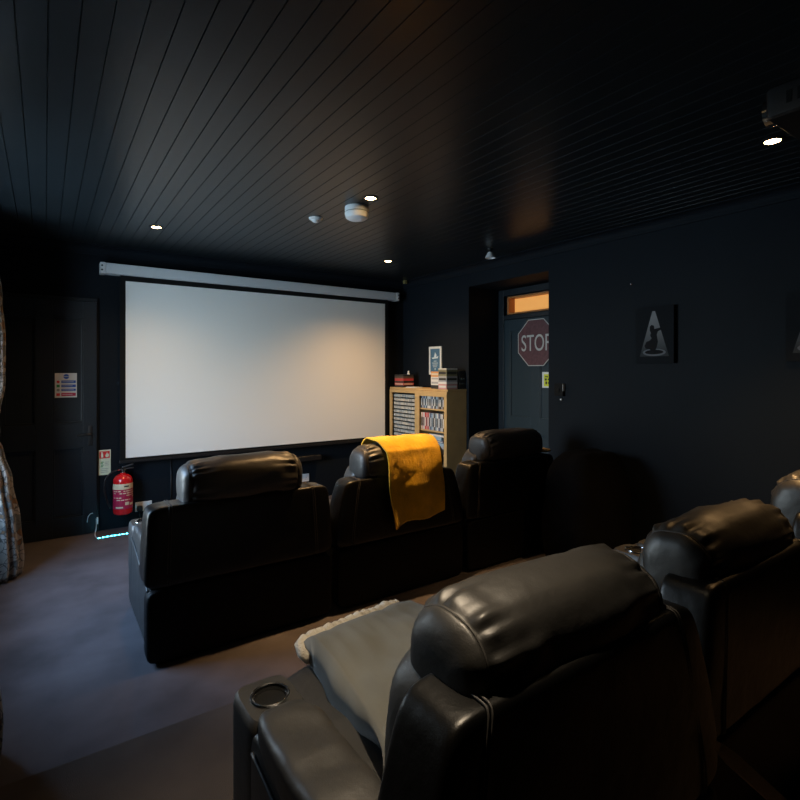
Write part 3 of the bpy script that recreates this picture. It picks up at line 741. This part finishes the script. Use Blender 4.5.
disc_row(SH[0], .150, ['dark blue','silver grey','dark blue','pale blue','black','white','white','silver grey','dark blue','white','black','pale blue','silver grey','brown','black','silver grey','brown','dark blue'], 'upper', 'discs on the upper shelf')
disc_row(SH[1], .192, ['cream','pink','white','red','pink','red','silver grey','dark blue','pale blue','silver grey','black','pale blue','white','dark blue','silver grey','white','black','silver grey'], 'middle', 'discs on the middle shelf')
def flat_box(name, lo, hi, col, label, cat, group=None, band=None):
    cx_, cy_ = (lo[0]+hi[0])/2, (lo[1]+hi[1])/2
    bm = new(); box(bm, (lo[0]-cx_,lo[1]-cy_,0), (hi[0]-cx_,hi[1]-cy_,hi[2]-lo[2]), .0015)
    o = obj(name, bm, SM[col]); o.location = (cx_,cy_,lo[2]); tag(o, label, cat, group)
    if band:
        h = hi[2]-lo[2]; bm = new()
        box(bm, (lo[0]-cx_-.0006,lo[1]-cy_+.01,h*.3), (lo[0]-cx_+.001,hi[1]-cy_-.01,h*.7)); obj('print', bm, SM[band], o); bm = new()
        box(bm, (lo[0]-cx_+.01,lo[1]-cy_-.0006,h*.3), (hi[0]-cx_-.01,lo[1]-cy_+.001,h*.7))
        obj('print', bm, SM[band], o)
    return o
# loose cases lying on the third shelf
zz_ = SH[2]
for i, (col, w0, w1, h) in enumerate((('black',4.36,4.70,.060),('silver grey',4.35,4.69,.028),('pale blue',4.36,4.71,.034),('dark blue',4.37,4.66,.026),('pale blue',4.40,4.70,.040),('white',4.36,4.62,.022))):
    flat_box('flat_case', (CX0+.012,w0,zz_+.0004), (CX0+.15,w1,zz_+h), col, '%s case lying %s from the bottom in the pile on the lower cabinet shelf' % (col, ['lowest','second','third','fourth','fifth','topmost'][i]) if i not in (0,5) else '%s case lying %s in the pile on the lower cabinet shelf' % (col, 'lowest' if i == 0 else 'topmost'), 'case', 'cases lying on the lower shelf', 'white' if col == 'dark blue' else None); zz_ += h
# stacks standing on top of the cabinet
z = CZ
for i, (col, h) in enumerate((('black',.026),('red',.028),('black',.024),('red',.030),('brown',.024),('black',.024))):
    dx = rng.uniform(-.004,.004)
    flat_box('video_case', (CX0+.015+dx,5.13,z+.0003), (CX0+.17+dx,5.32,z+h), col, '%s video case, %s of the left stack on top of the cabinet' % (col, ['lowest','second from the bottom','third from the bottom','fourth from the bottom','fifth from the bottom','topmost'][i]), 'case', 'left stack on the cabinet', 'cream' if i == 1 else None); z += h
bm = new(); lathe(bm, [(0,0),(.016,0),(.017,.012),(.009,.02),(.012,.032),(.008,.044),(0,.05)], n=14); o = obj('figurine', bm, 'white', None, True); o.location = (CX0+.10,5.145,z+.0005); tag(o, 'tiny white figurine on top of the left stack of video cases', 'figurine')
bm = new(); box(bm, (-.06,-.09,0), (.06,.09,.006), .001); box(bm, (-.055,-.08,.006), (.058,.085,.010), .001); o = obj('booklet', bm, 'sign_white'); o.location = (CX0+.065,4.98,CZ+.0003); tag(o, 'white booklet lying flat on the cabinet beside the left stack', 'booklet')
z = CZ
for i, (col, h, ink) in enumerate((('black',.042,None),('white',.052,'silver grey'),('white',.040,'silver grey'),('orange',.060,'cream'))):
    flat_box('box_set', (CX0+.012,4.445,z+.0003), (CX0+.15,4.585,z+h), col, '%s box set, %s of the middle stack below the blue poster' % (col, ['lowest','second from the bottom','third from the bottom','topmost'][i]), 'case', 'middle stack on the cabinet', ink); z += h
z = CZ
for i, (col, h, ink) in enumerate((('pink',.058,'white'),('white',.022,None),('silver grey',.062,'black'),('olive',.074,'black'),('white',.012,None))):
    flat_box('box_set', (CX0-.01,4.285,z+.0003), (CX0+.145,4.425,z+h), col, '%s box set, %s of the stack at the cabinet near corner' % (col, ['lowest','second from bottom','third from bottom','fourth from bottom','topmost'][i]), 'case', 'near stack on the cabinet', ink); z += h
t = thing('disc_player', (3.795, 4.36, CZ), 'black upright box with silver edge line between near stack and wall', 'player')
bm = new(); box(bm, (-.045,-.075,0.0003), (.045,.09,.205), .006); obj('player_body', bm, 'black', t)
bm = new(); box(bm, (-.044,-.0765,.055), (.044,-.0745,.062)); obj('trim_line', bm, 'chrome', t)
bm = new()
for dx in (-.02,.02): lathe(bm, [(0,-.082),(.012,-.082),(.012,-.074),(0,-.074)], (dx,0,.11), 'y', 14)
obj('dial', bm, 'chrome', t, 'auto')

# ------------------------------------------------------------------ things on the right wall and the recess door
t = flat_sign('wall_poster', 'small blue poster in a white frame on the wall above the cabinet', 'poster', RW, (XR, 4.82, 1.605), .235, .335, 'sign_white', [
    ('print', 'poster_blue', [(.12,.08,.88,.92)]),
    ('emblem', 'poster_pale', [[(.22,.60),(.42,.62),(.50,.80),(.62,.70),(.60,.62),(.78,.66),(.72,.58),(.30,.56)], [(.46,.22),(.56,.22),(.52,.14)]]),
    ('print_line', 'poster_pale', [(.40,.47,.62,.49), (.26,.40,.74,.42), (.30,.33,.70,.35), (.34,.27,.66,.285)])], thick=.012)
# STOP sign
t = thing('stop_sign', (REC_X-.0235, 3.684, CAMZ+.304), 'faded octagonal red STOP sign fixed to the door in the recess', 'sign')
def octo(r): return [(r/math.cos(math.pi/8)*math.cos(math.pi/8+k*math.pi/4), r/math.cos(math.pi/8)*math.sin(math.pi/8+k*math.pi/4)) for k in range(8)]
bm = new(); prism(bm, octo(.25), (0,0,0), (1,0,0), (0,1,0), .003); on_wall(bm, RW, (0,0,0)); obj('sign_border', bm, 'stop_grey', t)
bm = new(); prism(bm, octo(.242), (0,0,.0028), (1,0,0), (0,1,0), .0008); on_wall(bm, RW, (0,0,0)); obj('sign_face', bm, 'stop_red', t)
bm = text_bm('STOP', .25, .685, .0006); bmesh.ops.translate(bm, vec=(0,-.012,.0042), verts=bm.verts); on_wall(bm, RW, (0,0,0)); obj('lettering', bm, 'stop_grey', t)
flat_sign('exit_notice', 'small yellow-green notice with white border on the door below the stop sign', 'sign', RW, (REC_X-.0228, 3.51, CAMZ-.093), .18, .165, 'sign_white', [
    ('print', 'sign_yellow', [(.14,.10,.90,.86)]),
    ('pictogram', 'sign_black', [(.22,.66,.42,.74), (.20,.46,.34,.60), (.40,.50,.60,.58), (.24,.22,.36,.40), (.42,.26,.62,.36), (.66,.24,.82,.74)])])
t = thing('wall_switch', (XR, 3.01, 1.31), 'black light switch on the right wall beside the door recess', 'switch')
bm = new(); box(bm, (-.030,-.048,-.055), (-.0005,.048,.055), .004); obj('switch_plate', bm, 'matte', t)
bm = new(); box(bm, (-.033,-.051,-.012), (-.001,-.0485,.053)); obj('plate_edge', bm, 'white', t)['label'] = 'pale edge strip'
bm = new(); box(bm, (-.036,-.014,-.02), (-.030,.014,.02), .003); obj('rocker', bm, 'matte', t)
bm = new(); lathe(bm, [(0,-.02),(.008,-.02),(.010,-.001),(0,-.001)], (XR,2.995,1.222), 'x', 12); tag(obj('wall_hook', bm, 'white', None, True), 'tiny white hook just below the black light switch', 'hook')
bm = new(); lathe(bm, [(0,-.022),(.006,-.022),(.006,-.019),(.003,-.018),(.003,-.0005),(0,-.0005)], (XR,2.315,2.17), 'x', 10); tag(obj('nail', bm, 'chrome', None, True), 'small nail in the right wall above and left of the canvas', 'nail')
def canvas(yc, label):
    t = thing('canvas_picture', (XR, yc, 1.755), label, 'picture', 'spotlight canvases on the right wall')
    w_, h_, th = .30, .43, .035
    bm = new(); box(bm, (-w_/2,-h_/2,.0005), (w_/2,h_/2,th), .002); on_wall(bm, RW, (0,0,0)); ed = obj('canvas_edge', bm, 'canvas_edge', t)
    bm = new(); box(bm, (-w_/2,-h_/2,th-.001), (w_/2-.001,h_/2,th+.001)); on_wall(bm, RW, (0,0,0)); obj('canvas_face', bm, 'canvas', t)
    def flat(name, m, pts, k):
        bm = new(); prism(bm, pts, (0,0,th+.0006), (1,0,0), (0,1,0), .0006+.0003*k); on_wall(bm, RW, (0,0,0)); return obj(name, bm, m, t)
    X_ = lambda v: (v-.5)*w_; Y_ = lambda v: (v-.5)*h_
    flat('printed_beam', 'beam_print', [(X_(.46),Y_(.93)),(X_(.52),Y_(.93)),(X_(.88),Y_(.12)),(X_(.12),Y_(.12))], 0)
    flat('printed_ring', 'ink_pale', [(X_(.5+.30*math.cos(a*math.pi/12)), Y_(.19+.065*math.sin(a*math.pi/12))) for a in range(24)], 1)
    flat('printed_ring', 'ink_black', [(X_(.5+.24*math.cos(a*math.pi/12)), Y_(.195+.040*math.sin(a*math.pi/12))) for a in range(24)], 2)
    flat('printed_lamp', 'ink_black', [(X_(.46),Y_(.92)),(X_(.52),Y_(.92)),(X_(.52),Y_(.96)),(X_(.46),Y_(.96))], 2)
    # a plain standing figure pointing to the right
    fig = [(.46,.18),(.52,.20),(.57,.28),(.60,.38),(.57,.50),(.60,.56),(.74,.60),(.73,.63),(.56,.61),(.51,.60),(.50,.66),(.44,.68),(.39,.65),(.39,.58),(.42,.54),(.40,.49),(.44,.44),(.38,.40),(.30,.38),(.25,.31),(.28,.26),(.38,.25),(.44,.22)]
    flat('printed_figure', 'ink_black', [(X_(a),Y_(b)) for a, b in fig], 3)
    return t
canvas(2.12, 'dark canvas with a silhouette figure in a spotlight cone on the right wall')
canvas(1.125, 'dark spotlight canvas cut off by the right edge of the photo')

# ------------------------------------------------------------------ on the ceiling
LAMPS = [(0.73,4.48,'left end of the screen'), (2.95,4.49,'right end of the screen'), (1.78,2.92,'smoke detector'), (2.99,1.055,'right wall near the projector'), (0.73,1.055,'nearest recliner')]
LABELS = ['recessed warm downlight in the boards near the left end of the screen', 'recessed warm downlight in front of the right end of the screen case', 'recessed warm downlight right beside the smoke detector',
          'recessed warm downlight at the right side of the ceiling, near the projector', 'recessed warm downlight above the nearest recliner']
WARM = (1.0,.58,.24)
for (x, y, _), lab, pw, lc, an in zip(LAMPS, LABELS, (55,140,275,230,165), (WARM,WARM,WARM,WARM,(1.0,.80,.56)), (130,130,72,88,58)):
    t = thing('downlight', (x, y, HC), lab, 'ceiling light', 'recessed ceiling downlights')
    bm = new(); lathe(bm, [(.036,-.0005),(.054,-.0005),(.054,-.003),(.050,-.006),(.038,-.006),(.035,-.003)], n=32)
    obj('bezel', bm, 'black', t, 'auto')
    bm = new(); lathe(bm, [(0,-.006),(.02,-.005),(.0345,-.003),(.0345,-.0006),(0,-.0006)], n=28); obj('lamp_face', bm, 'lamp', t)
    L_ = bpy.data.lights.new('downlight_beam', 'SPOT'); L_.energy = pw; L_.color = lc; L_.spot_size = R(an); L_.spot_blend = 1.0; L_.shadow_soft_size = .03
    lo = bpy.data.objects.new('downlight_beam', L_); COL.objects.link(lo); lo.parent = t; lo.location = (0,0,-.012)
t = thing('smoke_detector', (1.80,3.14,HC), 'round white smoke detector on the ceiling boards beside a downlight', 'smoke detector')
bm = new(); lathe(bm, [(0,-.0005),(.082,-.0005),(.084,-.012),(.083,-.030),(.078,-.034),(.078,-.040),(.084,-.044),(.083,-.055),(.076,-.078),(.060,-.088),(0,-.090)], n=40); obj('housing', bm, 'white', t, 'auto')
bm = new(); lathe(bm, [(.076,-.034),(.079,-.034),(.079,-.040),(.076,-.040)], n=40); obj('vent_ring', bm, 'sign_grey', t)
bm = new(); lathe(bm, [(0,-.091),(.014,-.091),(.014,-.088),(0,-.088)], (.03,0,0), n=14); obj('test_button', bm, 'white', t)
t = thing('ceiling_sensor', (1.675,3.54,HC), 'small flat white sensor on the ceiling left of the smoke detector', 'sensor')
bm = new(); lathe(bm, [(0,-.0005),(.052,-.0005),(.052,-.006),(.040,-.018),(0,-.018)], n=28); obj('sensor_plate', bm, 'white', t, 'auto')
bm = new(); lathe(bm, [(.030,-.018),(.026,-.028),(.012,-.034),(0,-.035)], n=24); obj('sensor_lens', bm, 'white', t, True)
t = thing('ceiling_spotlight', (3.45,3.50,HC), 'small white bell shaped fitting hanging from the ceiling near the right coving', 'ceiling fitting')
bm = new(); lathe(bm, [(0,-.0005),(.026,-.0005),(.026,-.012),(.012,-.02),(.012,-.03),(0,-.03)], n=20); obj('mount', bm, 'black', t, 'auto')
bm = new(); lathe(bm, [(.014,-.030),(.024,-.034),(.034,-.055),(.050,-.085),(.048,-.087),(.030,-.060),(.012,-.036)], n=24); lathe(bm, [(0,-.07),(.036,-.07),(.036,-.066),(0,-.066)], n=24); obj('bell', bm, 'white', t, 'auto')
bm = new(); box(bm, (3.735,5.30,2.585), (3.775,5.345,2.6295), .006); tag(obj('corner_sensor', bm, 'brass', None), 'tiny brass coloured sensor high in the corner right of the screen case', 'sensor')
t = thing('projector', (2.125,.60,HC), 'black ceiling mounted projector at the upper right edge of the photo', 'projector')
bm = new(); box(bm, (-.145,-.12,-.315), (.145,.12,-.205), .02, 3); obj('projector_body', bm, 'black', t, 'auto')
bm = new(); lathe(bm, [(.045,.115),(.045,.145),(.038,.148),(.034,.135),(0,.130)], (-.06,0,-.26), 'y', 28); obj('lens', bm, 'chrome', t, 'auto')
bm = new(); lathe(bm, [(0,-.0005),(.06,-.0005),(.06,-.012),(.016,-.016),(.016,-.201),(0,-.201)], n=20); obj('ceiling_mount', bm, 'black', t, 'auto')
bm = new()
for k in range(5): box(bm, (-.1462,-.075+k*.03,-.28), (-.144,-.06+k*.03,-.24))
obj('vent', bm, 'matte', t)

# ------------------------------------------------------------------ daylight, camera, view
wd = bpy.data.worlds.new('daylight'); scene.world = wd; wd.use_nodes = True
nt = wd.node_tree; bg = nt.nodes['Background']
tc = nt.nodes.new('ShaderNodeTexCoord'); sp = nt.nodes.new('ShaderNodeSeparateXYZ'); rp = nt.nodes.new('ShaderNodeValToRGB')
mp = nt.nodes.new('ShaderNodeMapRange'); mp.inputs[1].default_value = -1; mp.inputs[2].default_value = 1
nt.links.new(tc.outputs['Generated'], sp.inputs[0]); nt.links.new(sp.outputs[2], mp.inputs[0]); nt.links.new(mp.outputs[0], rp.inputs[0]); nt.links.new(rp.outputs[0], bg.inputs[0])
e = rp.color_ramp.elements; e[0].position = .44; e[0].color = (.36,.50,.60,1); e[1].position = .52; e[1].color = (.92,1.0,.97,1); e3 = e.new(.72); e3.color = (.36,.62,1,1)
bg.inputs[1].default_value = 23.0
pl = bpy.data.lights.new('window_portal', 'AREA'); pl.shape = 'RECTANGLE'; pl.size = hh; pl.size_y = WIN_Y1-WIN_Y0; pl.cycles.is_portal = True
po = bpy.data.objects.new('window_portal', pl); COL.objects.link(po); po.location = (XL-TL+.01, (WIN_Y0+WIN_Y1)/2, (WIN_Z0+WIN_Z1)/2); po.rotation_euler = (0, R(-90), 0)

cam = bpy.data.cameras.new('camera'); cam.lens = 514/800*36; cam.sensor_width = 36; cam.shift_y = -29/800; cam.clip_start = .01
co = bpy.data.objects.new('camera', cam); COL.objects.link(co); co.location = (0,0,CAMZ); co.rotation_euler = (R(90), 0, -math.atan2(355,514))
scene.camera = co
vs = scene.view_settings; vs.view_transform = 'Standard'; vs.look = 'None'; vs.gamma = 1.0; vs.exposure = 0.0
vs.use_curve_mapping = False
